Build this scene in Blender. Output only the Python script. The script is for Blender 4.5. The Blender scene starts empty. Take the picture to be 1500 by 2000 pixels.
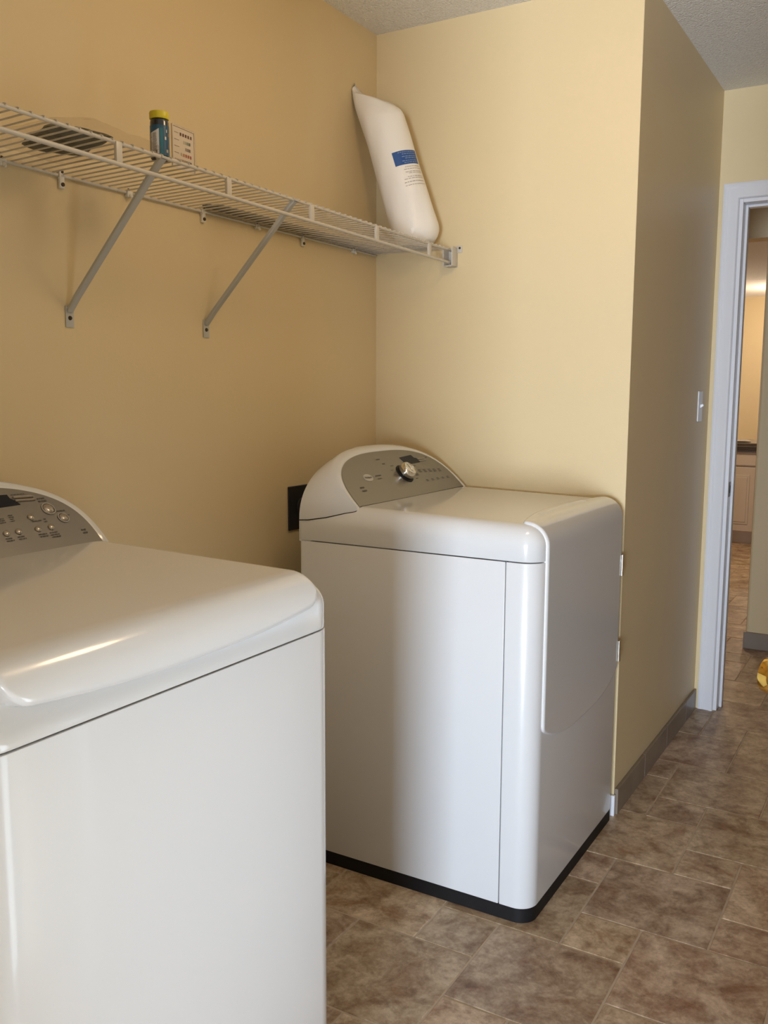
import bpy, bmesh, math, random
from mathutils import Vector, Matrix
random.seed(7)
PI = math.pi
S = bpy.context.scene
COL = S.collection

# ------------------------------------------------------------------ camera
CP = (1.6156, -2.6762, 1.3037); YAW, PITCH, ROLL, FPX = 0.5338, 0.1327, 0.0038, 1782.5
cy, sy, cp_, sp = math.cos(YAW), math.sin(YAW), math.cos(PITCH), math.sin(PITCH)
fw = Vector((-sy*cp_, cy*cp_, -sp)); rt = Vector((cy, sy, 0)); up = rt.cross(fw)
cr, sr = math.cos(ROLL), math.sin(ROLL)
r2 = cr*rt + sr*up; u2 = -sr*rt + cr*up
cam = bpy.data.cameras.new('camera'); camo = bpy.data.objects.new('camera', cam); COL.objects.link(camo)
M = Matrix.Identity(4)
for i in range(3):
    M[i][0] = r2[i]; M[i][1] = u2[i]; M[i][2] = -fw[i]; M[i][3] = CP[i]
camo.matrix_world = M
cam.sensor_fit = 'VERTICAL'; cam.sensor_height = 24.0; cam.lens = FPX*24.0/2000.0
cam.clip_start = 0.05
S.camera = camo

# ------------------------------------------------------------------ light
W = bpy.data.worlds.new('world'); S.world = W; W.use_nodes = True
W.node_tree.nodes['Background'].inputs[0].default_value = (0.75, 0.86, 1.0, 1)
W.node_tree.nodes['Background'].inputs[1].default_value = 0.05
def area(name, loc, d, sx, szz, power, col, spread=None):
    l = bpy.data.lights.new(name, 'AREA'); l.shape = 'RECTANGLE'; l.size = sx; l.size_y = szz
    l.energy = power; l.color = col
    if spread: l.spread = spread
    o = bpy.data.objects.new(name, l); COL.objects.link(o); o.location = loc
    o.rotation_euler = Vector(d).to_track_quat('-Z', 'Y').to_euler(); return o
# daylight coming in through the outside door behind the camera
area('doorway_daylight', (2.25, -7.05, 0.74), (-0.2, 1, 0), 1.4, 1.36, 435, (0.70, 0.83, 1.0))
# warm ceiling fitting of the laundry room
pl_ = bpy.data.lights.new('ceiling_lamp_light', 'POINT'); pl_.energy = 8.2; pl_.color = (1.0, 0.72, 0.43); pl_.shadow_soft_size = .11
plo = bpy.data.objects.new('ceiling_lamp_light', pl_); COL.objects.link(plo); plo.location = (.95, -.98, 2.18)
# daylight from the side doorway next to the open door leaf
area('side_doorway_daylight', (2.02, -1.56, 0.55), (-1, 0, 0), 0.36, 1.0, 6.6, (0.74, 0.87, 1.0))
# kitchen and dining room beyond the hall
kl = bpy.data.lights.new('dining_ceiling_fill', 'POINT'); kl.energy = 28; kl.color = (1.0, 0.80, 0.58); kl.shadow_soft_size = .08  # hidden fill light, added to brighten the dining ceiling and far wall
klo = bpy.data.objects.new('dining_ceiling_fill', kl); COL.objects.link(klo); klo.location = (.25, 8.3, 2.12)
area('kitchen_window_daylight', (-2.4, 7.9, 1.4), (1, 0.1, 0.1), 1.6, 1.2, 28, (1.0, 0.9, 0.82))
area('kitchen_near_lamp_light', (0.1, 4.3, 2.38), (0, 0, -1), 0.3, 0.3, 24, (1.0, 0.74, 0.48))
vs = S.view_settings; vs.view_transform = 'Standard'; vs.look = 'None'; vs.gamma = 1.0
vs.use_curve_mapping = False; vs.exposure = 0.0

# ------------------------------------------------------------------ helpers
def link(o, parent=None):
    COL.objects.link(o)
    if parent: o.parent = parent
    return o
def mesh(name, V, F, mats, parent=None, smooth=None, mi=None, loc=None):
    me = bpy.data.meshes.new(name); me.from_pydata([tuple(v) for v in V], [], F); me.update()
    if not isinstance(mats, (list, tuple)): mats = [mats]
    for m in mats: me.materials.append(m)
    if mi:
        for p, k in zip(me.polygons, mi): p.material_index = k
    bm = bmesh.new(); bm.from_mesh(me); bmesh.ops.recalc_face_normals(bm, faces=bm.faces[:]); bm.to_mesh(me); bm.free()
    if smooth is not None:
        me.shade_smooth(); me.set_sharp_from_angle(angle=math.radians(smooth))
    o = bpy.data.objects.new(name, me); link(o, parent)
    if loc: o.location = loc
    return o
class MB:
    def __init__(s): s.V = []; s.F = []; s.mi = []
    def add(s, V, F, m=0):
        b = len(s.V); s.V += [tuple(v) for v in V]; s.F += [tuple(b+i for i in f) for f in F]; s.mi += [m]*len(F)
    def box(s, x0, x1, y0, y1, z0, z1, m=0, bev=0):
        if bev <= 0:
            s.add([(x, y, z) for z in (z0, z1) for y in (y0, y1) for x in (x0, x1)],
                  [(0,2,3,1),(4,5,7,6),(0,1,5,4),(2,6,7,3),(0,4,6,2),(1,3,7,5)], m)
        else:
            bm = bmesh.new(); bmesh.ops.create_cube(bm, size=1)
            for v in bm.verts:
                v.co = Vector(((x0+x1)/2+v.co.x*(x1-x0), (y0+y1)/2+v.co.y*(y1-y0), (z0+z1)/2+v.co.z*(z1-z0)))
            bmesh.ops.bevel(bm, geom=bm.edges[:], offset=bev, segments=2, profile=0.5, affect='EDGES')
            s.bm(bm, m)
    def bm(s, bm, m=0):
        bm.verts.index_update(); s.add([v.co[:] for v in bm.verts], [[v.index for v in f.verts] for f in bm.faces], m); bm.free()
    def rings(s, R, m=0, cap0=True, cap1=True, closed=True):
        n = len(R[0]); V = [p for r in R for p in r]; F = []
        for k in range(len(R)-1):
            for i in range(n if closed else n-1):
                j = (i+1) % n
                F.append((k*n+i, k*n+j, (k+1)*n+j, (k+1)*n+i))
        if cap0: F.append(tuple(range(n-1, -1, -1)))
        if cap1: F.append(tuple((len(R)-1)*n+i for i in range(n)))
        s.add(V, F, m)
    def tube(s, pts, r, n=8, m=0):
        pts = [Vector(p) for p in pts]; R = []
        for i, p in enumerate(pts):
            a = pts[max(i-1, 0)]; b = pts[min(i+1, len(pts)-1)]; t = (b-a).normalized()
            u = t.orthogonal().normalized() if i == 0 else (pu - t*pu.dot(t)).normalized()
            pu = u; w = t.cross(u); rr = r[i] if isinstance(r, (list, tuple)) else r
            R.append([p + (u*math.cos(2*PI*k/n) + w*math.sin(2*PI*k/n))*rr for k in range(n)])
        s.rings(R, m)
    def cyl(s, a, b, r, n=24, m=0): s.tube([a, b], r, n, m)
    def build(s, name, mats, parent=None, smooth=None, loc=None):
        return mesh(name, s.V, s.F, mats, parent, smooth, s.mi, loc)
def rrect(x0, x1, y0, y1, radii, n=8, z=0.0):
    """radii: (x0y0, x1y0, x1y1, x0y1)"""
    P = []
    for (cx, cyy, a0, r) in ((x0+radii[0], y0+radii[0], PI, radii[0]), (x1-radii[1], y0+radii[1], 1.5*PI, radii[1]),
                            (x1-radii[2], y1-radii[2], 0, radii[2]), (x0+radii[3], y1-radii[3], .5*PI, radii[3])):
        for k in range(n+1):
            a = a0 + .5*PI*k/n
            P.append((cx+r*math.cos(a), cyy+r*math.sin(a), z))
    return P
def empty(name, loc, label, cat, group=None, rz=0):
    o = bpy.data.objects.new(name, None); COL.objects.link(o); o.location = loc; o.rotation_euler = (0, 0, rz)
    o.empty_display_size = .05
    return tag(o, label, cat, group)
def tag(o, label, cat, group=None):
    o['label'] = label; o['category'] = cat
    if group: o['group'] = group
    return o
def struct(o, label=None):
    o['kind'] = 'structure'
    if label: o['label'] = label
    return o
def text_mesh(s, size, fn, mats, name, parent, sx=1.0, bold=0.0):
    """letters as a mesh; fn maps flat (u,v) to 3-D"""
    cu = bpy.data.curves.new('t', 'FONT'); cu.body = s; cu.size = size; cu.align_x = 'CENTER'; cu.align_y = 'CENTER'
    cu.resolution_u = 3; cu.offset = bold
    t = bpy.data.objects.new('t', cu); COL.objects.link(t)
    dg = bpy.context.evaluated_depsgraph_get(); me = bpy.data.meshes.new_from_object(t.evaluated_get(dg))
    V = [fn(v.co.x*sx, v.co.y) for v in me.vertices]; F = [tuple(p.vertices) for p in me.polygons]
    bpy.data.objects.remove(t); bpy.data.curves.remove(cu); bpy.data.meshes.remove(me)
    return mesh(name, V, F, mats, parent)

# ------------------------------------------------------------------ materials
def mat(name, col, rough=.5, metal=0, coat=0, spec=None, bump=None, noise=None, trans=0, alpha=1, emit=None, ior=None):
    m = bpy.data.materials.new(name); m.use_nodes = True; nt = m.node_tree; b = nt.nodes['Principled BSDF']
    b.inputs['Base Color'].default_value = (*col, 1); b.inputs['Roughness'].default_value = rough
    b.inputs['Metallic'].default_value = metal; b.inputs['Coat Weight'].default_value = coat
    b.inputs['Coat Roughness'].default_value = .05
    if spec is not None: b.inputs['Specular IOR Level'].default_value = spec
    if trans: b.inputs['Transmission Weight'].default_value = trans
    if alpha < 1: b.inputs['Alpha'].default_value = alpha
    if ior: b.inputs['IOR'].default_value = ior
    tc = nt.nodes.new('ShaderNodeTexCoord')
    if noise:   # (scale, amount, detail)
        n = nt.nodes.new('ShaderNodeTexNoise'); n.inputs['Scale'].default_value = noise[0]; n.inputs['Detail'].default_value = noise[2]
        nt.links.new(tc.outputs['Object'], n.inputs['Vector'])
        mx = nt.nodes.new('ShaderNodeMix'); mx.data_type = 'RGBA'
        mx.inputs['A'].default_value = (*[c*(1-noise[1]) for c in col], 1); mx.inputs['B'].default_value = (*[min(1, c*(1+noise[1])) for c in col], 1)
        nt.links.new(n.outputs['Fac'], mx.inputs['Factor']); nt.links.new(mx.outputs['Result'], b.inputs['Base Color'])
    if bump:    # list of (scale, strength, dist)
        prev = None
        for (sc, st, di) in bump:
            n = nt.nodes.new('ShaderNodeTexNoise'); n.inputs['Scale'].default_value = sc; n.inputs['Detail'].default_value = 3
            nt.links.new(tc.outputs['Object'], n.inputs['Vector'])
            bp = nt.nodes.new('ShaderNodeBump'); bp.inputs['Strength'].default_value = st; bp.inputs['Distance'].default_value = di
            nt.links.new(n.outputs['Fac'], bp.inputs['Height'])
            if prev: nt.links.new(prev.outputs['Normal'], bp.inputs['Normal'])
            prev = bp
        nt.links.new(prev.outputs['Normal'], b.inputs['Normal'])
    return m
WALL = (0.69, 0.552, 0.325)
m_wall = mat('cream_wall_paint', WALL, .42, spec=.35, bump=[(220, .25, .0012), (60, .12, .002)], noise=(3, .015, 2))
m_ceil = mat('popcorn_ceiling', (.90, .86, .81), .95, spec=.1, bump=[(170, .9, .010), (70, .5, .006)], noise=(150, .16, 3))
m_ceil2 = mat('smooth_white_ceiling', (.82, .78, .74), .9)
m_trim = mat('white_gloss_trim', (.72, .72, .75), .3, bump=[(90, .1, .001)])
m_white = mat('white_enamel', (.70, .70, .70), .26, coat=.35, bump=[(900, .02, .0004)])
m_lid = mat('white_lid_enamel', (.70, .70, .695), .16, coat=.5)
m_black = mat('black_plastic', (.009, .008, .0085), .55, spec=.25, noise=(14, .4, 4))
m_dark = mat('dark_gap', (.01, .01, .01), .8)
m_panel = mat('silver_grey_panel', (.27, .255, .23), .3, metal=.8)
m_glass = mat('black_display', (.010, .011, .018), .35, spec=.2)
m_chrome = mat('chrome', (.78, .77, .74), .08, metal=1)
m_button = mat('clear_silver_button', (.42, .38, .33), .16, metal=.6)
m_print = mat('dark_print', (.10, .092, .08), .6)
m_print_l = mat('pale_print', (.48, .46, .42), .5)
m_wire = mat('white_vinyl_wire', (.56, .51, .43), .4, bump=[(120, .25, .001)])
m_brace = mat('grey_white_steel', (.46, .45, .41), .35)
m_clip = mat('clip_plastic', (.70, .66, .58), .4)
m_screw = mat('dull_screw', (.09, .07, .05), .35, metal=.8)
m_brass = mat('polished_brass', (.83, .55, .14), .1, metal=1)
m_tilebase = mat('baseboard_tile', (.235, .185, .14), .35, bump=[(40, .2, .002)], noise=(9, .3, 6))
m_grout = mat('grout', (.50, .40, .30), .75, noise=(30, .25, 3))

def floor_mat():
    m = bpy.data.materials.new('floor_tile'); m.use_nodes = True; nt = m.node_tree; b = nt.nodes['Principled BSDF']
    N = nt.nodes.new; L = nt.links.new
    geo = N('ShaderNodeNewGeometry'); att = N('ShaderNodeAttribute'); att.attribute_name = 'tile_id'
    add = N('ShaderNodeVectorMath'); add.operation = 'MULTIPLY_ADD'; add.inputs[1].default_value = (37, 53, 11)
    L(att.outputs['Color'], add.inputs[0]); L(geo.outputs['Position'], add.inputs[2])
    def noise(sc, det, ro=.6, dist=0):
        n = N('ShaderNodeTexNoise'); n.inputs['Scale'].default_value = sc; n.inputs['Detail'].default_value = det
        n.inputs['Roughness'].default_value = ro; n.inputs['Distortion'].default_value = dist; L(add.outputs['Vector'], n.inputs['Vector']); return n
    n1 = noise(9, 8, .68, .5); r1 = N('ShaderNodeValToRGB'); L(n1.outputs['Fac'], r1.inputs['Fac'])
    e = r1.color_ramp.elements; e[0].position = .34; e[0].color = (.33, .19, .11, 1); e[1].position = .66; e[1].color = (.76, .62, .47, 1)
    x = r1.color_ramp.elements.new(.48); x.color = (.53, .40, .28, 1)
    n2 = noise(24, 8, .7, .3); r2_ = N('ShaderNodeValToRGB'); L(n2.outputs['Fac'], r2_.inputs['Fac'])
    e = r2_.color_ramp.elements; e[0].position = .33; e[0].color = (.46, .37, .31, 1); e[1].position = .54; e[1].color = (1, 1, 1, 1)
    n3 = noise(75, 6, .75, .2); r3 = N('ShaderNodeValToRGB'); L(n3.outputs['Fac'], r3.inputs['Fac'])
    e = r3.color_ramp.elements; e[0].position = .36; e[0].color = (.60, .52, .45, 1); e[1].position = .60; e[1].color = (1.06, 1.06, 1.06, 1)
    mu = N('ShaderNodeMix'); mu.data_type = 'RGBA'; mu.blend_type = 'MULTIPLY'; mu.inputs['Factor'].default_value = .75
    L(r1.outputs['Color'], mu.inputs['A']); L(r2_.outputs['Color'], mu.inputs['B'])
    hs = N('ShaderNodeHueSaturation'); mr = N('ShaderNodeMapRange'); mr.inputs['To Min'].default_value = .82; mr.inputs['To Max'].default_value = 1.12
    sep = N('ShaderNodeSeparateColor'); L(att.outputs['Color'], sep.inputs['Color']); L(sep.outputs['Red'], mr.inputs['Value'])
    L(mr.outputs['Result'], hs.inputs['Value'])
    mv = N('ShaderNodeMix'); mv.data_type = 'RGBA'; mv.blend_type = 'MULTIPLY'; mv.inputs['Factor'].default_value = .55
    L(mu.outputs['Result'], mv.inputs['A']); L(r3.outputs['Color'], mv.inputs['B']); L(mv.outputs['Result'], hs.inputs['Color'])
    mr2 = N('ShaderNodeMapRange'); mr2.inputs['To Min'].default_value = .492; mr2.inputs['To Max'].default_value = .508
    L(sep.outputs['Green'], mr2.inputs['Value']); L(mr2.outputs['Result'], hs.inputs['Hue'])
    L(hs.outputs['Color'], b.inputs['Base Color']); b.inputs['Roughness'].default_value = .42; b.inputs['Specular IOR Level'].default_value = .4
    bp = N('ShaderNodeBump'); bp.inputs['Strength'].default_value = .3; bp.inputs['Distance'].default_value = .003
    L(n2.outputs['Fac'], bp.inputs['Height']); L(bp.outputs['Normal'], b.inputs['Normal'])
    return m
m_tile = floor_mat()

# ------------------------------------------------------------------ room shell
H = 2.44; WX = .8645; DY = 1.134; BY = -7.0; RX = 4.5; KY = 9.3
def slab(name, boxes, m, bev=0, label=None):
    b = MB()
    for q in boxes: b.box(*q, bev=bev)
    return struct(b.build(name, m), label)
# floor: pinwheel of 12 in and 6 in tiles above a grout bed
def build_floor():
    U = .1545; OX, OY = .797, -.727; g = .0025; V = []; F = []; mi = []; ids = []
    X0, X1, Y0, Y1 = -2.6, 4.6, BY-.1, KY+.05
    V += [(X0, Y0, -.0016), (X1, Y0, -.0016), (X1, Y1, -.0016), (X0, Y1, -.0016), (X0, Y0, -.06), (X1, Y0, -.06), (X1, Y1, -.06), (X0, Y1, -.06)]
    F += [(0,1,2,3), (7,6,5,4), (0,4,5,1), (1,5,6,2), (2,6,7,3), (3,7,4,0)]; mi += [1]*6; ids += [(0, 0, 0)]*6
    rnd = random.Random(11)
    for a in range(-75, 76):
        for b in range(-75, 76):
            px = 1+2*a-b; py = a+2*b
            for (i, j, s) in ((px, py, 1), (px, py+1, 2)):
                x0 = OX+i*U+g; x1 = OX+(i+s)*U-g; y0 = OY+j*U+g; y1 = OY+(j+s)*U-g
                x0 = max(x0, X0); x1 = min(x1, X1); y0 = max(y0, Y0); y1 = min(y1, Y1)
                if x1-x0 < .01 or y1-y0 < .01: continue
                c = (rnd.random(), rnd.random(), rnd.random()); k = len(V); e = .0016
                V += [(x0, y0, -.0016), (x1, y0, -.0016), (x1, y1, -.0016), (x0, y1, -.0016),
                      (x0+e, y0+e, 0), (x1-e, y0+e, 0), (x1-e, y1-e, 0), (x0+e, y1-e, 0)]
                F += [(k+4, k+5, k+6, k+7), (k, k+1, k+5, k+4), (k+1, k+2, k+6, k+5), (k+2, k+3, k+7, k+6), (k+3, k, k+4, k+7)]
                mi += [0]*5; ids += [c]*5
    me = bpy.data.meshes.new('floor'); me.from_pydata(V, [], F); me.materials.append(m_tile); me.materials.append(m_grout)
    at = me.color_attributes.new('tile_id', 'FLOAT_COLOR', 'CORNER')
    for p in me.polygons:
        p.material_index = mi[p.index]
        for li in p.loop_indices: at.data[li].color = (*ids[p.index], 1)
    o = bpy.data.objects.new('floor', me); COL.objects.link(o); return struct(o, 'brown mottled stone-look tile floor of large and small squares')
build_floor()
slab('wall_left', [(-.12, 0, BY, .12, 0, H)], m_wall, label='cream yellow wall behind the washer and dryer')
slab('wall_end', [(0, WX-.001, 0, .10, 0, H)], m_wall)
# the passage wall starts at the outside corner beside the dryer
slab('wall_passage', [(WX-.10, WX, .001, DY+.001, 0, H)], m_wall, label='shaded wall running from the outside corner to the doorway')
slab('wall_shading_stub', [(0, .87, -2.48, -2.36, 0, H)], m_wall, label='unseen wall stub added to shade the near end of the washer')  # out-of-view stub, added to keep daylight off the washer's near end
slab('wall_right', [(1.92, 2.0, -1.36, DY, 0, H), (1.92, 2.0, -3.1, -1.84, 0, H), (1.92, 2.0, -1.84, -1.36, 2.05, H)], m_wall)
slab('wall_outer', [(RX, RX+.12, BY, DY, 0, H)], m_wall)
slab('wall_back', [(-.12, 1.52, BY-.12, BY, 0, H), (2.98, RX+.12, BY-.12, BY, 0, H), (1.52, 2.98, BY-.12, BY, 2.08, H)], m_wall)
JX = .9405; JR = 1.74; JZ = 2.0355
slab('wall_doorway', [(WX-.1, JX, DY, DY+.12, 0, H), (JR, RX+.12, DY, DY+.12, 0, H), (JX, JR, DY, DY+.12, JZ, H)], m_wall)
slab('wall_hall', [(.895, 3.1, 2.19, 2.31, 0, H)], m_wall, bev=.012)
slab('wall_hall_header', [(-2.6, .894, 2.19, 2.31, 2.045, H)], m_wall)
slab('wall_hall_side', [(-2.72, -2.6, DY, KY, 0, H)], m_wall)
slab('wall_kitchen_side', [(3.0, 3.12, DY, KY, 0, H)], m_wall)
slab('wall_far', [(-2.72, 3.12, KY, KY+.12, 0, H)], m_wall)
slab('wall_hall_front', [(-2.72, WX-.1, DY, DY+.12, 0, H)], m_wall)
slab('ceiling', [(-2.72, RX+.12, BY-.12, 7.55, H, H+.1)], m_ceil, label='off-white popcorn textured ceiling')
slab('ceiling_dining', [(-2.72, 3.12, 7.55, KY+.12, H, H+.1)], m_ceil2)

# tile baseboards
def tile_base(name, p0, axis, length, h, t, sgn, first):
    """row of 12 in tiles standing against a wall"""
    b = MB(); s = 0; nxt = first
    while s < length-.002:
        e = min(nxt, length)
        if axis == 'y': b.box(min(p0[0], p0[0]+sgn*t), max(p0[0], p0[0]+sgn*t), p0[1]+s+.0015, p0[1]+e-.0015, .0, h, 0, .0015)
        else: b.box(p0[0]+s+.001, p0[0]+e-.001, min(p0[1], p0[1]+sgn*t), max(p0[1], p0[1]+sgn*t), .0, h, 0, .0015)
        s = e; nxt = s+.308
    if axis == 'y':
        b.box(min(p0[0], p0[0]+sgn*(t-.0015)), max(p0[0], p0[0]+sgn*(t-.0015)), p0[1]+.004, p0[1]+length-.004, 0, h-.002, 1)
    else:
        b.box(p0[0]+.004, p0[0]+length-.004, min(p0[1], p0[1]+sgn*(t-.0015)), max(p0[1], p0[1]+sgn*(t-.0015)), 0, h-.001, 1)
    return struct(b.build(name, [m_tilebase, m_grout]), 'brown tile baseboard')
tile_base('baseboard_passage', (WX+.0005, .004), 'y', DY-.016-.004, .082, .011, 1, .32)
tile_base('baseboard_hall', (.885, 2.189), 'x', 2.1, .085, .011, -1, .33)
b = MB(); b.box(.002, WX+.006, -.013, -.0005, 0, .066, 0, .002)
struct(b.build('baseboard_end', m_trim), 'white wooden baseboard ending at the outside corner')
b = MB(); b.box(.0005, .013, -2.36, -.014, 0, .066, 0, .002); struct(b.build('baseboard_left', m_trim))

# door casing, jamb and stop of the doorway to the hall
def casing():
    prof = [(0, 0), (.0, .010), (.006, .013), (.014, .0135), (.020, .0105), (.026, .0115), (.040, .014), (.050, .0165), (.056, .0165), (.060, .012), (.060, 0)]
    x_out = .882; x_in = x_out+.060; zt = 2.094; R = []
    xr_in = JR-.0; xr_out = xr_in+.060
    for (w, t) in prof:      # w from outer edge to inner edge
        R.append([(x_out+w, DY-t-.0005, .001), (x_out+w, DY-t-.0005, zt-w), (xr_out-w, DY-t-.0005, zt-w), (xr_out-w, DY-t-.0005, .001)])
    b = MB(); n = 4; V = [p for r in R for p in r]; F = []
    for k in range(len(R)-1):
        for i in range(3): F.append((k*n+i, k*n+i+1, (k+1)*n+i+1, (k+1)*n+i))
    F.append(tuple(k*n for k in range(len(R)))); F.append(tuple(k*n+3 for k in range(len(R))))
    b.add(V, F); return b
fr = struct(casing().build('trim_1', m_trim, smooth=25), 'white moulded casing around the doorway to the hall')
b = MB()
b.box(JX+.0005, JX+.015, DY-.0003, DY+.124, .001, JZ-.0005, 0, .001); b.box(JR-.012, JR-.0005, DY-.0003, DY+.124, .001, JZ-.0005, 0, .001)
b.box(JX+.0152, JR-.0122, DY-.0003, DY+.124, JZ-.015, JZ-.0005, 0, .001)
jb = struct(b.build('trim_2', m_trim), 'white door jamb lining the doorway')
b = MB()
b.box(JX+.015, JX+.025, DY+.055, DY+.090, .001, JZ-.0152, 0, .001); b.box(JR-.022, JR-.012, DY+.055, DY+.090, .001, JZ-.012, 0, .001)
b.box(JX+.0252, JR-.0222, DY+.055, DY+.090, JZ-.025, JZ-.0152, 0, .001)
b.build('door_stop', m_trim, jb)
b = MB(); b.box(JX+.0151, JX+.0170, DY+.012, DY+.046, .885, .945, 0, .0006); b.box(JX+.017, JX+.0172, DY+.022, DY+.036, .900, .930, 1)
b.build('strike_plate', [m_screw, m_dark], jb)

# outside door frame behind the camera
b = MB(); b.box(1.52, 1.55, BY-.12, BY+.01, 0, 2.08, 0, .003); b.box(2.95, 2.98, BY-.12, BY+.01, 0, 2.08, 0, .003); b.box(1.55, 2.95, BY-.12, BY+.01, 2.05, 2.08, 0, .003)
struct(b.build('door_3', m_trim))

# ------------------------------------------------------------------ door with the brass knob (open leaf just right of frame)
def door_leaf():
    ang = math.atan2(.72, .27); L = .76
    o = bpy.data.objects.new('door_1', None); COL.objects.link(o); o.location = (1.493, -1.43, .008); o.rotation_euler = (0, 0, ang); struct(o, 'white door standing open at the right edge with a brass knob')
    b = MB(); b.box(0, L, -.035, 0, 0, 2.0, 0, .002)
    b.build('door_leaf', m_trim, o)
    b = MB()
    for (x0, x1, z0, z1) in ((.10, .34, .2, .8), (.42, .66, .2, .8), (.10, .34, 1.0, 1.85), (.42, .66, 1.0, 1.85)):
        b.box(x0, x1, .0, .004, z0, z1, 0, .0015)
    b.build('raised_panel', m_trim, o)
    # knob, turned profile along local +y
    prof = [(0, .0), (.031, 0), (.031, .004), (.026, .008), (.011, .011), (.010, .026), (.014, .031), (.0225, .036), (.0262, .043), (.0262, .053), (.0235, .060), (.0225, .0605), (.010, .0625), (0, .063)]
    b = MB(); R = []
    for (r, y) in prof:
        r = max(r, .0001); R.append([(.065+r*math.cos(2*PI*k/40), .0005+y*1.2, .905+r*math.sin(2*PI*k/40)) for k in range(40)])
    b.rings(R); b.build('door_knob', m_brass, o, smooth=35)
    b = MB(); b.rings([[(.065+max(r, .0001)*math.cos(2*PI*k/40), -.0355-y, .905+max(r, .0001)*math.sin(2*PI*k/40)) for k in range(40)] for (r, y) in prof])
    b.build('door_knob', m_brass, o, smooth=35)
door_leaf()

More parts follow.
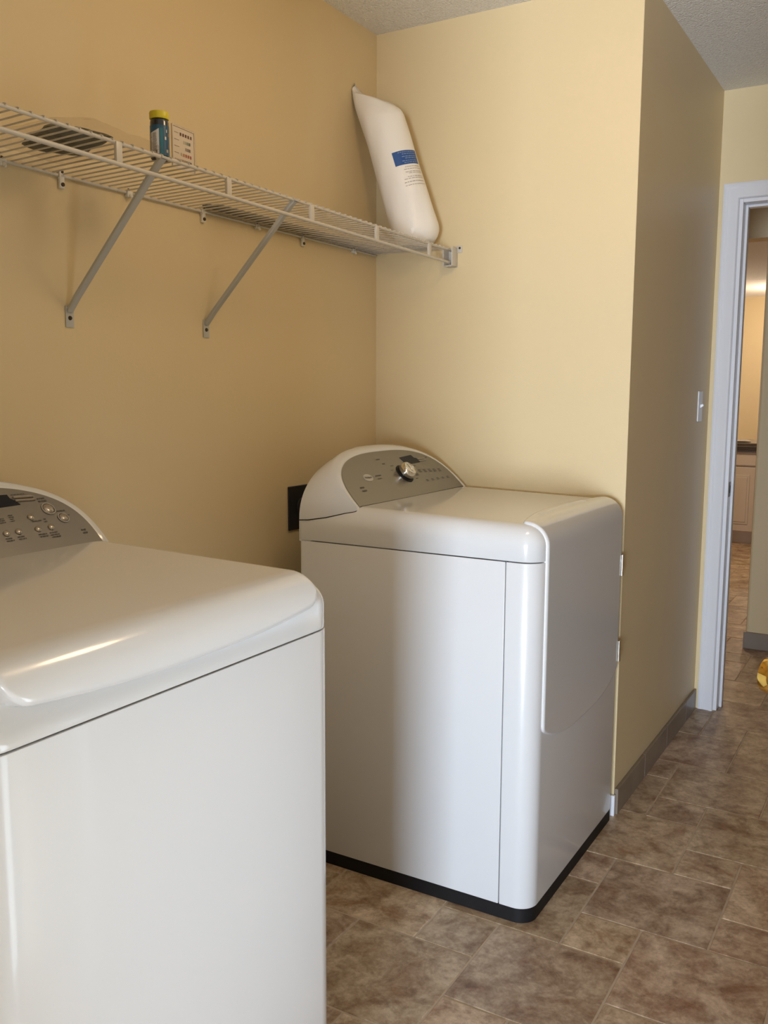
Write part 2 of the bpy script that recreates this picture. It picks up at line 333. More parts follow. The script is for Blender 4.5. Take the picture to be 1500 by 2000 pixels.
# ------------------------------------------------------------------ washer and dryer
def superarch(bx, bz, dx, dz, a, n, N=48, skirt=None):
    P = []
    for k in range(N+1):
        th = PI*k/N; c, s = math.cos(th), math.sin(th)
        y = -a*math.copysign(abs(c)**(2/n), c); q = abs(s)**(2/n)
        P.append((bx+dx*q, y, bz+dz*q))
    if skirt is not None: P = [(P[0][0], P[0][1], skirt)] + P + [(P[-1][0], P[-1][1], skirt)]
    return P
RT = .05     # top edge rounding
def appliance(kind, origin, D, HW, pn, label, cat, recess=0):
    o = empty(kind, origin, label, cat)
    seam = .9035; side_end = D-.084
    # toe base
    b = MB(); R = rrect(.01, D-.001, -HW+.001, HW-.001, (.004, .045, .045, .004))
    b.rings([[(x, y, .0005) for x, y, z in R], [(x, y, .036) for x, y, z in R]]); b.build('toe_base', m_black, o, smooth=40)
    # sheet metal cabinet with side seam and rounded front panel
    def prism(x0, x1, rad, z0, z1, name):
        b = MB(); e = .0018; RR = []
        for (d, z) in ((e, z0), (e*.3, z0+e*.3), (0, z0+e), (0, z1-e), (e*.3, z1-e*.3), (e, z1)):
            RR.append([(x, y, z) for x, y, _ in rrect(x0+d, x1-d, -HW+d, HW-d, [max(r-d, .0005) for r in rad], 10)])
        b.rings(RR); return b.build(name, m_white, o, smooth=35)
    prism(0, side_end-.0012, (.012, .0015, .0015, .012), .037, seam-.0015, 'cabinet_body')
    prism(side_end+.0012, D, (.0015, .048, .048, .0015), .037, seam-.0015, 'front_panel')
    b = MB(); b.box(.02, D-.06, -HW+.012, HW-.012, .03, .94); b.build('inner_chassis', m_dark, o)
    # top deck
    b = MB(); RR = []
    zt = .99; zw = zt-RT
    def topz(x, w): return w*(.62-x)*.022
    for (d, z) in ((.002, seam+.0008), (.0005, seam+.0013), (0, seam+.003)):
        RR.append([(x, y, z) for x, y, _ in rrect(d, D-d, -HW+d, HW-d, (.008, .05, .05, .008), 12)])
    for k in range(13):
        ph = .5*PI*k/12; d = RT*(1-math.cos(ph)); z = zw+RT*math.sin(ph); w = math.sin(ph)
        RR.append([(x, y, z+topz(x, w)) for x, y, _ in rrect(d*.3, D-d, -HW+d, HW-d, (.008*(1-w)+.001, max(.05-d*.9, .004), max(.05-d*.9, .004), .008*(1-w)+.001), 12)])
    if recess:    # the front of the deck is scooped in under the lid lip
        def scoop(p):
            x, y, z = p
            f = max(0, min(1, (x-(D-.12))/.10)); f = f*f*(3-2*f); g = max(0, min(1, (z-.908)/.026)); g = g*g*(3-2*g)
            e = max(0, min(1, (HW-.02-abs(y))/.05)); return (x-recess*f*g*e, y, z)
        R2 = []
        for i, r_ in enumerate(RR):
            R2.append(r_)
            if i == 2:
                for k in range(1, 9): R2.append([(x, y, seam+.003+(zw-seam-.003)*k/9) for x, y, z in r_])
        RR = [[scoop(p) for p in r_] for r_ in R2]
    b.rings(RR, cap0=False); b.build('top_panel', m_lid, o, smooth=50)
    # profile of front and top, by arc length from the floor
    L1 = zw; L2 = RT*PI/2
    def prof(s):
        if s < L1: return (D, s, 1, 0)
        if s < L1+L2:
            a = (s-L1)/RT; x = D-RT+RT*math.cos(a); return (x, zw+RT*math.sin(a)+topz(x, math.sin(a)), math.cos(a), math.sin(a))
        x = D-RT-(s-L1-L2); return (x, zt+topz(x, 1), .022, 1)
    def shell(name, hw, sb, st, raise_, m, nu=64, nv=60, yo=0, corner=.02, edge=.008, lip=0):
        # border rings: lift from the surface to full height with a rounded edge
        V = []; F = []
        us = [-1+2*i/nu for i in range(nu+1)]
        us = [math.copysign(1-(1-abs(u))**1.6, u) for u in us]
        vs_ = [.5-.5*math.cos(PI*j/nv) for j in range(nv+1)]
        def lift(dist):
            if dist >= edge: return raise_
            q = 1-dist/edge; return lip+(raise_-lip)*math.sqrt(max(0, 1-q*q))
        for j, v in enumerate(vs_):
            for i, u in enumerate(us):
                y = u*hw; e = hw-abs(y); cor = 0
                if e < corner: cor = corner-math.sqrt(max(0, corner**2-(corner-e)**2))
                lo = sb(y)+cor; hi = st(y)-cor; s = lo+(hi-lo)*v
                dist = min(e, s-lo, hi-s)*1.0
                x, z, nx, nz = prof(s); h = lift(max(dist, 0))
                V.append((x+nx*h, y+yo, z+nz*h))
        n = nu+1
        for j in range(nv):
            for i in range(nu): F.append((j*n+i, j*n+i+1, (j+1)*n+i+1, (j+1)*n+i))
        # skirt closing down into the surface
        base = len(V)
        def sk(idx):
            k0 = len(V)
            for q in idx:
                x, y, z = V[q]; jj = q//n; s_ = (vs_[jj]); yy = us[q % n]*hw
                e = hw-abs(yy); cor = corner-math.sqrt(max(0, corner**2-(corner-e)**2)) if e < corner else 0
                lo = sb(yy)+cor; hi = st(yy)-cor; X, Z, nx, nz = prof(lo+(hi-lo)*s_)
                V.append((X-nx*.016, y, Z-nz*.016))
            for q in range(len(idx)-1): F.append((idx[q], idx[q+1], k0+q+1, k0+q))
        sk([i for i in range(n)]); sk([nv*n+i for i in range(n)]); sk([j*n for j in range(nv+1)]); sk([j*n+nu for j in range(nv+1)])
        return mesh(name, V, F, m, o, smooth=60)
    # console: loft of arches
    a = pn['a']; nn = pn['n']; bx = pn['bx']; bz = .998; apex = .126
    hwf = lambda f: (HW-.002)-(HW-.002-a-.012)*max(0, f)**2
    arcs = [superarch(.0, .955, .0, .175, HW-.002, 2.3, skirt=.90),
            superarch(.03, .960, -.024, .176, hwf(.17), 2.35, skirt=.90),
            superarch(bx*.5, .975, -bx*.5+.010, .163, hwf(.47), 2.45, skirt=.92),
            superarch(bx*.80, .990, -bx*.8+.012, .151, hwf(.80), 2.55, skirt=.94),
            superarch(bx-.006, .997, -bx+.006+.018, .143, hwf(.96), 2.7, skirt=.96),
            superarch(bx, .999, -.140, .1365, a+.012, nn-.1, skirt=.965),
            superarch(bx+.001, .999, -.131, .1305, a+.004, nn, skirt=.97),
            superarch(bx-.001, .998, -apex, .126, a, nn, skirt=.97)]
    b = MB(); b.rings(arcs, closed=False, cap0=True, cap1=True)
    b.build('console', m_lid, o, smooth=50)
    # dark joint where the console meets the top panel
    nrm = Vector((.126, 0, .126)).normalized()
    ux = Vector((-apex, 0, .126))
    def pp(y, s, h=.001):      # point on the panel plane
        return Vector((bx-.001, y+pn.get('dy', 0), .998)) + ux*s + nrm*h
    # inset panel, slightly dished
    A = superarch(bx-.001, .998, -apex, .126, a-.001, nn, N=64)
    V = []; F = []; K = 10; n = len(A); cen = Vector((bx-.001-apex*.35, 0, .998+.126*.35))
    for k in range(K+1):
        q = k/K
        for p in A:
            v = cen+(Vector(p)-cen)*q; V.append(v+nrm*(.0012+(-.004*(1-q*q))*0+.0003*(1-q)))
    for k in range(K):
        for i in range(n-1): F.append((k*n+i, k*n+i+1, (k+1)*n+i+1, (k+1)*n+i))
        F.append((k*n+n-1, k*n, (k+1)*n, (k+1)*n+n-1))
    mesh('control_panel', V, F, m_panel, o, smooth=30)
    b = MB(); dy = pn.get('dy', 0); b.tube([pp(-a*.985-dy, .008, .0005), pp(-dy, .0, .0012), pp(a*.985-dy, .008, .0005)], .0016, 6)
    for sg in (-1, 1):
        pts = []
        for (xx, yy) in ((.0, HW-.002), (.03, hwf(.17)), (bx*.5, hwf(.47)), (bx*.65, hwf(.635)), (bx*.8, hwf(.80)), (bx-.004, hwf(.97)), (bx, a+.008)):
            d = HW-yy     # height of the rounded deck edge at that inset
            z = zw+math.sqrt(max(0, RT**2-(RT-min(d, RT))**2)) + topz(xx, min(1, d/RT))
            pts.append((xx-.001, sg*(yy+.0014), z+.0024))
        b.tube(pts, .0014, 6)
    b.build('console_seam', m_dark, o, smooth=60)
    def quad(pts, m, name, h=.0022, thick=.0012):
        b = MB(); b.rings([[pp(y, s, h-thick) for y, s in pts], [pp(y, s, h) for y, s in pts]]); return b.build(name, m, o)
    def dashes(spec, m, name):
        rr = random.Random(3)
        for (y, s, w, hh, rows) in spec:
            b = MB()
            for r in range(rows):
                yy = y; ss = s-r*hh*2.1
                while yy < y+w:
                    l = rr.uniform(.003, .008); l = min(l, y+w-yy)
                    if l > .001:
                        P = [(yy, ss), (yy+l, ss), (yy+l, ss+hh), (yy, ss+hh)]
                        b.add([pp(p, q, .0021) for p, q in P], [(0, 1, 2, 3)])
                    yy += l+.0016
            b.build(name, m, o)
    def button(y, s, r, name='button', m=m_button, hgt=.004, ring=False):
        b = MB(); c = pp(y, s, .0012); e1 = Vector((0, 1, 0)); e2 = ux.normalized(); R = []
        for (q, hh) in ((1, 0), (1, hgt*.3), (.85, hgt*.75), (.5, hgt), (.02, hgt*1.08)):
            R.append([c+(e1*math.cos(2*PI*k/24)+e2*math.sin(2*PI*k/24))*r*q+nrm*hh for k in range(24)])
        b.rings(R)
        bt = b.build(name, m, o, smooth=50)
        if ring:
            b = MB(); b.tube([c+(e1*math.cos(2*PI*k/28)+e2*math.sin(2*PI*k/28))*r*1.18+nrm*.0012 for k in range(29)], .0011, 6)
            b.build('button_ring', m_print_l, bt, smooth=60)
        return bt
    return dict(o=o, shell=shell, prof=prof, pp=pp, quad=quad, dashes=dashes, button=button, L1=L1, L2=L2, nrm=nrm, ux=ux, D=D, HW=HW, topz=topz, zt=zt)

# ---- dryer
dr = appliance('dryer', (.182, -.3525, 0), .685, .3485, dict(a=.313, n=2.8, bx=.172),
               'white clothes dryer in the corner with a chrome dial on its grey control panel', 'dryer')
o = dr['o']; D = dr['D']
def d_sb(y): return .431+.052*(abs(y)/.30)**3.2
def d_st(y): return dr['L1']+dr['L2']+.012+.040*(1-(abs(y)/.30)**2.2)
dr['shell']('door', .306, d_sb, d_st, .0065, m_lid, corner=.012, edge=.006)
door = [c for c in o.children if c.name.startswith('door')][0]
for z0 in (.765, .505):
    b = MB(); b.cyl((D+.0085, .3075, z0), (D+.0085, .3075, z0+.051), .0052, 16); b.cyl((D+.0085, .3075, z0+.0515), (D+.0085, .3075, z0+.062), .0052, 16)
    b.box(D+.001, D+.0085, .3045, .3105, z0, z0+.062); h = b.build('hinge', m_chrome, door, smooth=40)
# finger grip slot in the top of the door
b = MB(); pts = [(D-RT-.022-.010*(1-(t/.2)**2), t, 0) for t in [-.2+.4*k/20 for k in range(21)]]
zz = dr['zt']
prof_g = [(0, .0050), (.004, .0085), (.009, .0105), (.015, .0092), (.022, .0060)]
R = []
for (x, y, _) in pts:
    e = min(1, (0.2-abs(y))/.03); R.append([(x+dx-.004, y, zz+.022*(.62-x)+(dz*e if e > 0 else 0)) for dx, dz in prof_g]+[(x+.022-.004, y, zz-.002), (x-.004, y, zz-.002)])
b.rings(R); b.build('grip_ridge', m_lid, door, smooth=60)
# dial
pp = dr['pp']; nrm = dr['nrm']; e1 = Vector((0, 1, 0)); e2 = dr['ux'].normalized(); c = pp(.030, .47, .001)
def turned(name, prof, m, parent, seg=40, sm=35):
    b = MB(); b.rings([[c+(e1*math.cos(2*PI*k/seg)+e2*math.sin(2*PI*k/seg))*max(r, .0001)+nrm*h for k in range(seg)] for r, h in prof]); return b.build(name, m, parent, smooth=sm)
dial = turned('dial', [(0, .001), (.022, .001), (.022, .004), (.0262, .0062), (.0272, .011), (.0268, .018), (.0250, .0245), (.0215, .0285), (.0195, .0288), (.0185, .0272), (.010, .0268), (0, .0266)], m_chrome, o)
turned('dial_ring', [(0, .0), (.0325, .0), (.0325, .0022), (.0300, .0032), (0, .0034)], m_black, dial)
b = MB(); g = [c+e2*s*.0165+nrm*.0275 for s in (-1, 1)]
b.tube([g[0], g[1]], .0018, 8); b.build('dial_pointer', m_chrome, dial, smooth=40)
dr['quad']([(.074, .815), (.150, .84), (.156, .77), (.168, .76), (.172, .665), (.083, .645)], m_glass, 'display')
b = MB(); ys = [.166, .216]; 
for s0 in (.735, .695):
    b.tube([pp(.168, s0, .0022), pp(.214, s0-.005, .0022)], .0020, 8)
b.build('display_button', m_button, o, smooth=50)
# oval maker's badge
b = MB(); b.rings([[pp(-.170+.0225*math.cos(2*PI*k/40), .500+.072*math.sin(2*PI*k/40), h) for k in range(40)] for h in (.001, .0024)])
bd = b.build('badge', m_print_l, o)
text_mesh('Whirlpool', .0105, lambda u, v: pp(-.170+u, .500+v/.178, .0028), m_print, 'badge_lettering', bd, sx=.80, bold=.0002)
dr['dashes']([(-.128, .50, .030, .022, 1), (-.128, .44, .022, .018, 1), (-.060, .82, .022, .02, 1), (-.045, .72, .014, .016, 1),
              (-.245, .32, .022, .03, 2), (-.012, .66, .018, .012, 1), (-.028, .57, .014, .012, 1), (-.030, .47, .012, .012, 1),
              (-.026, .36, .014, .012, 1), (.070, .33, .016, .012, 1), (.086, .42, .018, .012, 2), (.088, .53, .018, .012, 1)] +
             [(.120+.030*k, .50-.01*k, .016, .012, 3) for k in range(5)] + [(.120+.034*k, .27, .014, .012, 2) for k in range(5)] +
             [(.225, .74, .010, .02, 1), (.118, .60, .012, .014, 1)], m_print, 'printed_legend')

# ---- washer
wa = appliance('washing_machine', (.065, -1.7515, 0), .70, .352, dict(a=.3365, n=3.0, bx=.160, dy=.0145),
               'white top-loading washing machine in the foreground left with push buttons on its panel', 'washing machine', recess=.016)
o = wa['o']; D = wa['D']
def w_sb(y): return .9365+.016*(abs(y)/.30)**2.2
def w_st(y): return wa['L1']+wa['L2']+(D-RT-.185)
wa['shell']('lid', .304, w_sb, w_st, .015, m_lid, corner=.034, edge=.008, nv=90, yo=-.0055, lip=.007)
wa['quad']([(.02, .86), (.180, .83), (.181, .78), (.190, .73), (.195, .68), (.04, .655), (.02, .66)], m_glass, 'display')
for s0 in (.780, .735):
    b = MB(); b.tube([wa['pp'](.188, s0, .0025), wa['pp'](.232, s0-.012, .0025)], .0026, 10); b.build('display_button', m_button, o, smooth=50)
wa['button'](.248, .575, .0115, ring=True); wa['button'](.268, .43, .0095, ring=True)
for (y, s) in ((.198, .492), (.197, .326), (.227, .326), (.154, .332), (.128, .330), (.098, .335), (.068, .338), (.03, .338), (-.03, .338), (-.08, .335), (-.13, .33), (-.18, .33)):
    wa['button'](y, s, .0068, hgt=.0045)
wa['dashes']([(.188, .815, .030, .010, 1), (.238, .72, .018, .018, 2), (.262, .52, .020, .016, 1), (.280, .45, .006, .012, 1), (.196, .43, .022, .016, 1),
              (.192, .25, .018, .014, 2), (.216, .25, .020, .014, 3), (.146, .26, .016, .014, 2), (.120, .26, .016, .014, 2), (.154, .55, .010, .012, 4),
              (.130, .52, .012, .012, 3), (.222, .44, .006, .016, 2), (.290, .22, .010, .02, 2), (.090, .50, .012, .012, 3), (.06, .50, .012, .012, 3)], m_print, 'printed_legend')

# ------------------------------------------------------------------ wire shelf
def build_shelf():
    o = empty('wire_shelf', (0, -.95, 1.75), 'white wire shelf with two diagonal braces on the wall above the washer and dryer', 'shelf')
    inv = Vector((0, .95, -1.75))
    def build(b, name, m, parent, sm=40, rel=Vector((0, 0, 0))):
        b.V = [tuple(Vector(v)+inv) for v in b.V]; return b.build(name, m, parent, smooth=sm)
    Y0, Y1 = -2.345, -.012
    zf = lambda y: 1.7405-.0118*y
    zb = lambda y: 1.7455-.0035*y
    XF = .287
    b = MB(); b.tube([(XF, Y0, zf(Y0)), (XF, Y1, zf(Y1))], .0036, 12); build(b, 'front_rod', m_wire, o)
    b = MB(); b.tube([(XF+.003, Y0, zf(Y0)-.0385), (XF+.003, Y1, zf(Y1)-.0385)], .0044, 12); build(b, 'lip_rod', m_wire, o)
    b = MB(); b.tube([(.006, Y0, zb(Y0)), (.006, Y1, zb(Y1))], .0034, 12); build(b, 'back_rod', m_wire, o)
    b = MB(); y = Y0+.01
    while y < Y1:
        b.tube([(.004, y, zb(y)+.0040), (XF+.001, y, zf(y)+.0042), (XF+.0055, y, zf(y)+.002)], .0017, 6); y += .0254
    w = build(b, 'cross_wires', m_wire, o); w['kind'] = 'stuff'
    for y in (-1.72, -1.407, -1.095, -.785, -.477, -.170):
        b = MB(); b.box(XF-.001, XF+.0062, y-.0075, y+.0075, zf(y)-.040, zf(y)+.001, 0, .001); build(b, 'lip_tie', m_wire, o)
    # braces
    for y in (-1.288, -.850):
        zt = zf(y)-.002; zb_ = 1.470; b = MB()
        d = Vector((XF-.002, 0, zt-zb_)).normalized(); n = Vector((-d.z, 0, d.x))
        hw = .0085; R = []
        for (p, s) in ((Vector((.004, y, zb_)), .9), (Vector((.03, y, zb_+.03*d.z/d.x)), 1), (Vector((XF-.012, y, zt-.010)), 1), (Vector((XF+.001, y, zt)), .9)):
            R.append([p+Vector((0, -hw*s, 0))+n*.0045, p+Vector((0, -hw*s, 0))-n*.001, p+Vector((0, -hw*.75*s, 0))-n*.0035, p+Vector((0, hw*.75*s, 0))-n*.0035, p+Vector((0, hw*s, 0))-n*.001, p+Vector((0, hw*s, 0))+n*.0045,
                      p+Vector((0, hw*.8*s, 0))+n*.0045, p+Vector((0, hw*.7*s, 0))+n*.000, p+Vector((0, -hw*.7*s, 0))+n*.000, p+Vector((0, -hw*.8*s, 0))+n*.0045])
        b.rings(R)
        b.box(.0006, .0030, y-.011, y+.011, 1.436, 1.482, 0, .0008)
        b.box(XF-.012, XF+.006, y-.008, y+.008, zt-.001, zt+.0035, 0, .001)
        br = build(b, 'brace', m_brace, o, 30)
        b = MB(); b.tube([(.003, y, 1.456), (.0055, y, 1.456)], [.0050, .0040], 14); b.box(.0054, .0060, y-.0035, y+.0035, 1.4552, 1.4568, 0)
        build(b, 'screw', m_screw, br)
    # wall clips
    for (y, kind) in ((-1.86, 1), (-1.443, 0), (-1.298, 1), (-1.108, 0), (-.856, 1), (-.640, 0), (-.425, 1), (-.150, 0)):
        b = MB(); z = zb(y)
        if kind:
            b.box(.0005, .0085, y-.0065, y+.0065, z-.026, z+.010, 0, .002)
            b.tube([(.002, y-.0085, z), (.006, y-.0085, z-.0055), (.0115, y-.0085, z-.003), (.0115, y-.0085, z+.003)], .002, 8)
            cl = build(b, 'wall_clip', m_clip, o)
            b = MB(); b.cyl((.0085, y, z-.018), (.0110, y, z-.018), .0042, 14); b.cyl((.0085, y, z+.0075), (.0105, y, z+.0075), .0028, 12); build(b, 'screw', m_screw, cl)
        else:
            b.box(.0005, .0115, y-.008, y+.008, z-.010, z+.004, 0, .002)
            b.tube([(.0115, y, z-.006), (.017, y, z-.012)], [.005, .003], 10)
            cl = build(b, 'wall_clip', m_clip, o)
            b = MB(); b.cyl((.0085, y-.003, z+.004), (.0105, y-.003, z+.0085), .0026, 12); build(b, 'screw', m_screw, cl)
    # bracket on the end wall
    b = MB(); b.box(.268, .302, -.0035, -.0005, 1.690, 1.747, 0, .001); b.box(.298, .318, -.0035, -.0005, 1.735, 1.757, 0, .001)
    b.box(.268, .272, -.040, -.0035, 1.692, 1.750, 0, .001); b.box(.298, .302, -.040, -.0035, 1.692, 1.750, 0, .001); b.box(.272, .298, -.040, -.0035, 1.690, 1.6935, 0, .001)
    eb = build(b, 'end_bracket', m_wire, o)
    b = MB(); b.cyl((.310, -.0035, 1.749), (.310, -.0052, 1.749), .0036, 14); build(b, 'screw', m_screw, eb)
build_shelf()

# long thin strip lying at the back of the shelf
m_strip = mat('grey_strip', (.15, .14, .12), .6, noise=(25, .2, 3))
b = MB()
R = []
for k in range(25):
    y = -.848+.832*k/24; z = 1.7575-.0035*y-.0010
    R.append([(.006, y, z), (.050, y, z), (.052, y, z+.003), (.050, y, z+.006), (.006, y, z+.006)])
b.rings(R)
b.box(.010, .028, -.864, -.846, 1.7605, 1.7665, 0, .001)
tag(b.build('flat_strip', m_strip, smooth=30), 'long flat grey strip lying along the wall at the back of the wire shelf', 'strip')

# ------------------------------------------------------------------ bottle of test strips and colour chart
def bottle():
    o = empty('test_strip_bottle', (.252, -1.259, 1.7606), 'small dark bottle with a blue label and yellow cap standing on the shelf', 'bottle')
    def turn(prof, n=36): return [[(max(r, .0001)*math.cos(2*PI*k/n), max(r, .0001)*math.sin(2*PI*k/n), z) for k in range(n)] for r, z in prof]
    b = MB(); b.rings(turn([(0, 0), (.0165, 0), (.0185, .002), (.0185, .071), (.0175, .075), (.0165, .077), (0, .077)]))
    b.build('bottle_body', mat('dark_bottle', (.012, .014, .018), .2, coat=.4), o, smooth=40)
    b = MB(); b.rings(turn([(0, .0775), (.0188, .0775), (.0194, .079), (.0194, .090), (.0186, .0915), (0, .0918)], 48))
    b.build('cap', mat('yellow_cap', (.60, .50, .02), .4), o, smooth=40)
    def patch(z0, z1, a0, a1, name, m, h=.0005, N=16, top=None):
        V = []; F = []
        for i in range(N+1):
            a = math.radians(a0+(a1-a0)*i/N); r = .0185+h
            zz = z1 if top is None else top(i/N)
            V += [(r*math.cos(a), r*math.sin(a), z0), (r*math.cos(a), r*math.sin(a), zz)]
        for i in range(N): F.append((2*i, 2*i+2, 2*i+3, 2*i+1))
        return mesh(name, V, F, m, lab if lab else o, smooth=60)
    lab = None
    lab = patch(.006, .064, -160, 60, 'label', mat('blue_label', (.012, .075, .145), .35), N=36)
    patch(.008, .052, -135, -50, 'label_text_area', mat('label_white', (.62, .60, .60), .5), .0008, top=lambda t: .048+.009*t*t)
    rr = random.Random(5); V = []; F = []
    for k in range(15):
        z = .047-k*.0024; a0 = -124; 
        for (s0, e0) in ((-124, -96), (-90, -62)):
            e_ = e0-rr.uniform(0, 7)
            for q in range(4):
                A = [math.radians(s0+(e_-s0)*(q+t)/4) for t in (0, 1)]; kk = len(V); r = .0185+.0011
                V += [(r*math.cos(A[0]), r*math.sin(A[0]), z), (r*math.cos(A[1]), r*math.sin(A[1]), z), (r*math.cos(A[1]), r*math.sin(A[1]), z+.0009), (r*math.cos(A[0]), r*math.sin(A[0]), z+.0009)]
                F.append((kk, kk+1, kk+2, kk+3))
    mesh('label_lines', V, F, m_print, lab)
    for (z, a, c, w) in ((.050, -2, (.5, .45, .38), 4), (.036, -10, (.62, .6, .58), 5), (.043, 14, (.30, .12, .06), 6), (.012, 2, (.40, .34, .24), 7), (.022, 16, (.22, .10, .05), 5), (.010, -66, (.25, .22, .2), 5)):
        patch(z, z+.006, a-w, a+w, 'label_picture', mat('label_ink', c, .5), .0009, N=4)
    patch(.008, .058, -46, -26, 'label_stripe', mat('teal_stripe', (.02, .14, .20), .35), .0008, N=5)
bottle()

def chart():
    # card standing beside the bottle, in a clear sleeve
    o = empty('colour_chart_card', (.235, -1.172, 1.7605), 'small white card with rows of colour squares standing beside the bottle', 'card', rz=math.radians(6))
    m_card = mat('card_stock', (.58, .49, .38), .5); Wd = .072; Ht = .082
    b = MB(); b.box(-.001, 0, -Wd/2, Wd/2, 0, Ht, 0, .0004); b.build('card_sheet', m_card, o)
    b = MB(); t = .0022
    for (y0, y1, z0, z1) in ((-Wd/2-.003, -Wd/2, 0, Ht+.003), (Wd/2, Wd/2+.004, 0, Ht+.003), (-Wd/2, Wd/2, Ht, Ht+.004)):
        b.box(-.0015, .0012, y0, y1, z0, z1, 0, .0004)
    b.build('sleeve_edge', mat('sleeve_plastic', (.52, .42, .30), .25), o)
    rows = [(.070, [(-.012+.0088*k, c) for k, c in enumerate([(.10, .03, .012), (.11, .035, .015), (.09, .03, .015), (.10, .04, .02), (.16, .08, .04)])]),
            (.056, [(-.000+.0062*k, c) for k, c in enumerate([(.45, .40, .28), (.36, .34, .24), (.22, .24, .17), (.12, .14, .10)])]),
            (.043, [(.006+.0062*k, c) for k, c in enumerate([(.30, .23, .18), (.22, .17, .13), (.15, .11, .085)])]),
            (.030, [(-.010+.0078*k, c) for k, c in enumerate([(.40, .34, .22), (.42, .17, .09), (.34, .10, .055), (.33, .09, .05), (.31, .09, .05)])]),
            (.017, [(-.012+.0066*k, c) for k, c in enumerate([(.38, .30, .20), (.28, .20, .13), (.22, .17, .10), (.14, .11, .07), (.10, .08, .05), (.08, .06, .04)])])]
    for (z, sq) in rows:
        for (y, c) in sq:
            b = MB(); b.box(.0004, .0007, y, y+.0048, z-.003, z+.003); b.build('colour_square', mat('ink', c, .6), o)
    b = MB(); rr = random.Random(9)
    for z in (.071, .057, .044, .031, .018):
        y = -.031
        for k in range(3):
            l = rr.uniform(.003, .006); b.box(.0004, .0006, y, y+l, z-.0006, z+.0006); y += l+.0012
    b.build('printed_lines', mat('brown_print', (.25, .16, .10), .6), o)
chart()

# ------------------------------------------------------------------ clear plastic bag with a dark green folded thing
def film_mat():
    m = bpy.data.materials.new('clear_plastic_film'); m.use_nodes = True; nt = m.node_tree
    nt.nodes.remove(nt.nodes['Principled BSDF']); out = nt.nodes['Material Output']
    tr = nt.nodes.new('ShaderNodeBsdfTransparent'); tr.inputs[0].default_value = (.97, .955, .94, 1)
    gl = nt.nodes.new('ShaderNodeBsdfGlossy'); gl.inputs['Roughness'].default_value = .18
    df = nt.nodes.new('ShaderNodeBsdfTranslucent'); df.inputs[0].default_value = (.7, .66, .6, 1)
    m1 = nt.nodes.new('ShaderNodeMixShader'); m1.inputs[0].default_value = .05
    m2 = nt.nodes.new('ShaderNodeMixShader'); m2.inputs[0].default_value = .04
    nt.links.new(tr.outputs[0], m1.inputs[1]); nt.links.new(gl.outputs[0], m1.inputs[2]); nt.links.new(m1.outputs[0], m2.inputs[1]); nt.links.new(df.outputs[0], m2.inputs[2])
    nt.links.new(m2.outputs[0], out.inputs[0]); return m
def pillow(cx, cyy, z0, hx, hy, h, rz, seed, nu=22, nv=16, crumple=.15, p=.45):
    rr = random.Random(seed); ph = [rr.uniform(0, 6.28) for _ in range(8)]; V = []; F = []
    def pt(u, v, s):
        e = (1-abs(u)**3)*(1-abs(v)**3); t = max(0, e)**p
        w = 1+crumple*(math.sin(7*u+ph[0]+3*v)+math.sin(9*v+ph[1]-4*u)+.6*math.sin(17*u*v+ph[2]))
        x = u*hx*(1+.05*math.sin(4*v+ph[3])); y = v*hy*(1+.06*math.sin(5*u+ph[4]))
        z = h*(.5+.5*s*t*w) if s > 0 else h*.5*(1-t)
        return (cx+x*math.cos(rz)-y*math.sin(rz), cyy+x*math.sin(rz)+y*math.cos(rz), z0+max(z, 0))
    for s in (1, -1):
        b0 = len(V)
        for j in range(nv+1):
            for i in range(nu+1): V.append(pt(-1+2*i/nu, -1+2*j/nv, s))
        for j in range(nv):
            for i in range(nu):
                a = b0+j*(nu+1)+i; F.append((a, a+1, a+nu+2, a+nu+1))
    return V, F
ZS = 1.7625
V, F = pillow(.145, -1.405, ZS+.0012, .080, .060, .031, -.35, 3, crumple=.15)
m_green = mat('dark_green_cloth', (.060, .066, .048), .5, bump=[(30, .8, .01)], noise=(18, .5, 5))
g_ = tag(mesh('folded_cloth', V, F, m_green, smooth=50), 'dark green folded bundle inside the clear plastic bag on the shelf', 'cloth')
V, F = pillow(.150, -1.395, ZS-.0006, .134, .115, .033, .12, 8, crumple=.10, p=.35)
fb = tag(mesh('plastic_bag', V, F, film_mat(), smooth=50), 'clear crinkled plastic bag lying on the wire shelf left of the bottle', 'bag')

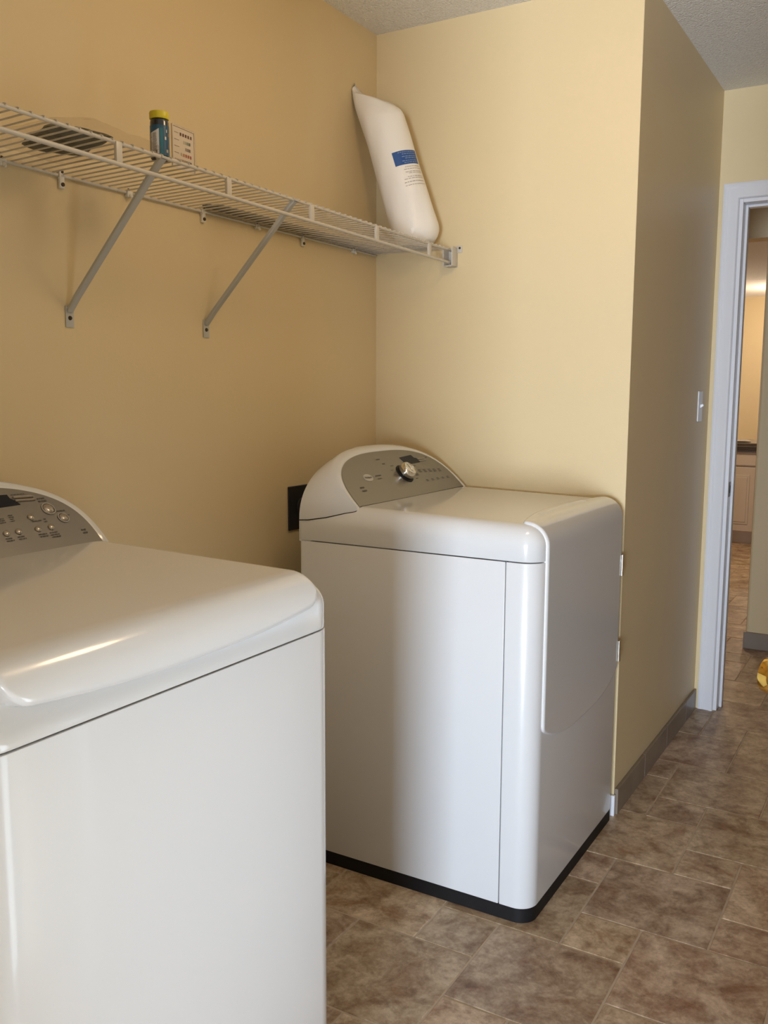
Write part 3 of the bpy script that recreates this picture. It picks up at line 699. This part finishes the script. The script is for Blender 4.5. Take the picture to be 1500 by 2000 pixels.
# ------------------------------------------------------------------ tall white bag leaning in the corner
def salt_bag():
    A = Vector((.216, -.088, 1.7475)); B = Vector((.078, -.134, 2.200)); ax = (B-A); L = ax.length; t = ax.normalized()
    e1 = Vector((1, 0, 0)); e1 = (e1-t*e1.dot(t)).normalized(); e2 = t.cross(e1)   # e1 ~ right, e2 ~ +y-ish
    r0 = .0705
    def rad(q, th):
        r = r0*(1+.03*math.sin(q*5+1)+.012*math.sin(3*th+q*9)+.008*math.sin(7*th-q*20))
        if q < .12: k = q/.12; r *= (1-(1-k)**2.6*.42)
        if q > .90: k = (q-.90)/.10; r *= 1-.10*k**2
        if q > .86: r *= 1-.24*max(0, math.cos(th))*((q-.86)/.14)
        return r
    def P(q, th, h=0):
        r = rad(q, th)+h; flat = 1
        if q > .86: flat = 1-.35*((q-.86)/.14)
        v = A+t*(q*L)+e1*r*math.cos(th)*(1+(1-flat)*.35)+e2*r*math.sin(th)*flat
        if q > .78: v += t*(-.050*math.cos(th)*((q-.78)/.22)**1.3)
        if q < .08: v.z = max(v.z, 1.7505)
        v.y = min(v.y, -.0055); v.x = max(v.x, .0045); return v
    N = 56; R = []
    # closed bottom
    bot = [[A+(P(.0, 2*PI*k/N)-A)*f+Vector((0, 0, .0)) for k in range(N)] for f in (.05, .5, .85)]
    for r_ in bot:
        for v in r_: v.z = max(v.z, 1.7503)
    R += bot
    for i in range(61): R.append([P(i/60, 2*PI*k/N) for k in range(N)])
    # gathered flat seam at the top: slopes up to the left corner
    for i in range(1, 15):
        q = i/14; ring = []
        for k in range(N):
            th = 2*PI*k/N; p0 = P(1, th); c_, s_ = math.cos(th), math.sin(th)
            d = max(-1, min(1, c_))
            seam = B+e1*(-.020+.049*d)+t*(.010-.054*d+.016*min(1, max(0, -d-.66)/.10))+e2*(.0025*s_)+Vector((0, 0, .002*math.sin(9*d)))
            v = p0.lerp(seam, q**.8); v += e2*(.0035*math.sin(11*th+2)*math.sin(PI*q))
            v.y = min(v.y, -.0055); v.x = max(v.x, .004); ring.append(v)
        R.append(ring)
    b = MB(); b.rings(R)
    m_bag = mat('white_plastic_bag', (.86, .82, .75), .34, spec=.4, bump=[(55, .22, .004), (300, .08, .001)])
    o = b.build('bag', m_bag, smooth=60); tag(o, 'tall white plastic bag with a blue label leaning in the corner on the shelf', 'bag')
    # label faces the camera's right
    def patch(q0, q1, a0, a1, m, name, par, h, n1=6, n2=18):
        V = []; F = []
        for i in range(n1+1):
            for k in range(n2+1): V.append(P(q0+(q1-q0)*i/n1, math.radians(a0+(a1-a0)*k/n2), h))
        for i in range(n1):
            for k in range(n2): a = i*(n2+1)+k; F.append((a, a+1, a+n2+2, a+n2+1))
        return mesh(name, V, F, m, par, smooth=60)
    # angles: th=0 -> +x, th=-90 -> toward the room
    lab = patch(.500, .590, -66, 10, mat('blue_bag_label', (.012, .075, .27), .45), 'label', o, .0005)
    def lines(rows, m, name):
        V = []; F = []; rr = random.Random(4)
        for (q, a0, a1, hh) in rows:
            a = a0
            while a < a1:
                w = min(rr.uniform(3, 9), a1-a); kk = len(V)
                if w > 1.5:
                    for (qq, aa) in ((q, a), (q, a+w/2), (q, a+w), (q+hh, a+w), (q+hh, a+w/2), (q+hh, a)): V.append(P(qq, math.radians(aa), .0010))
                    F += [(kk, kk+1, kk+4, kk+5), (kk+1, kk+2, kk+3, kk+4)]
                a += w+1.8
        return mesh(name, V, F, m, lab)
    lines([(0.577, -52, 6, .005), (0.564, -42, 2, .005), (0.548, -44, 4, .005), (0.536, -36, 6, .005), (0.520, -46, 4, .005), (0.508, -42, 6, .005)], mat('pale_blue_print', (.22, .30, .48), .5), 'label_lines')
    lines([(0.482, -44, 6, .003), (0.467, -48, 8, .003), (0.449, -46, 10, .003), (0.439, -38, 8, .003), (0.417, -44, 8, .003), (0.405, -54, 6, .003), (0.384, -56, 8, .004), (0.364, -56, 8, .003)], mat('brown_bag_print', (.33, .27, .22), .5), 'printed_lines')
salt_bag()

# ------------------------------------------------------------------ wall fittings
b = MB()
o = empty('light_switch', (WX, .958, 1.247), 'white toggle light switch on the shaded passage wall beside the doorway', 'light switch')
b.box(.0006, .0055, -.035, .035, -.057, .057, 0, .0018); b.build('cover_plate', m_trim, o)
b = MB(); b.add([(.0055, -.005, -.006), (.0055, .005, -.006), (.0055, .005, .006), (.0055, -.005, .006), (.017, -.004, .002), (.017, .004, .002), (.015, .004, .009), (.015, -.004, .009)],
                [(0, 1, 2, 3), (4, 5, 6, 7), (0, 1, 5, 4), (1, 2, 6, 5), (2, 3, 7, 6), (3, 0, 4, 7)]); b.build('toggle', m_trim, o)
o = empty('dryer_outlet', (0, -.442, .953), 'black power outlet on the wall behind the dryer', 'outlet')
b = MB(); b.box(.0006, .007, -.064, .064, -.066, .066, 0, .002); b.build('cover_plate', mat('black_outlet', (.012, .012, .015), .35), o)
b = MB(); b.rings([[(x, r*math.cos(2*PI*k/32), r*math.sin(2*PI*k/32)) for k in range(32)] for x, r in ((.007, .028), (.011, .027), (.0115, .024), (.008, .022))]); b.build('socket_face', mat('black_socket', (.02, .02, .022), .3), o, smooth=30)

# ceiling light fitting (above and behind the view, its warm light is the lamp set at the top)
o = empty('ceiling_light', (.95, -.98, 2.44), 'round ceiling light with a white dish over the laundry room', 'ceiling light')
b = MB(); b.rings([[(r*math.cos(2*PI*k/32), r*math.sin(2*PI*k/32), z) for k in range(32)] for r, z in ((.15, -.0005), (.15, -.02), (.14, -.03))]); b.build('base', m_trim, o, smooth=40)
b = MB(); b.cyl((0, 0, -.03), (0, 0, -.10), .012, 16); b.build('stem', m_trim, o, smooth=40)

# ------------------------------------------------------------------ kitchen seen through the doorway
m_cab = mat('cream_cabinet_paint', (.66, .58, .50), .45)
CY = 5.56
o = empty('kitchen_cabinet', (.0, CY, 0), 'cream kitchen base cabinet with a raised panel door seen through the doorway', 'cabinet')
b = MB(); b.box(-.50, 1.20, .02, .60, .105, .805, 0, .002); b.box(-.50, 1.20, .075, .56, .0005, .105); b.build('cabinet_body', m_cab, o)
for x0 in (-.46, -.02, .425, .865):
    b = MB(); x1 = x0+.435; b.box(x0, x1, .0, .0195, .115, .665, 0, .003)
    b.box(x0+.055, x1-.055, -.005, .001, .175, .600, 0, .004)
    b.box(x0+.075, x1-.075, -.009, -.004, .195, .580, 0, .003)
    dd = b.build('cabinet_door', m_cab, o)
    b = MB(); b.box(x0, x1, .0, .0195, .68, .795, 0, .003); b.build('drawer_front', m_cab, o)
b = MB(); b.box(-.54, 1.24, CY-.03, CY+.64, .806, .846, 0, .003)
b.box(-.54, 1.24, CY-.03, CY+.64, .8465, .872, 1, .003)
tag(b.build('worktop', [mat('dark_worktop_edge', (.055, .045, .035), .3), mat('brown_worktop', (.09, .07, .05), .25, noise=(60, .5, 5))]), 'dark brown worktop running over the kitchen cabinets', 'worktop')
V, F = pillow(.20, CY+.12, .873, .13, .07, .018, .1, 21, crumple=.3)
tag(mesh('crumpled_paper', V, F, mat('pale_paper', (.72, .66, .58), .7), smooth=30), 'crumpled pale paper lying on the kitchen worktop', 'paper')
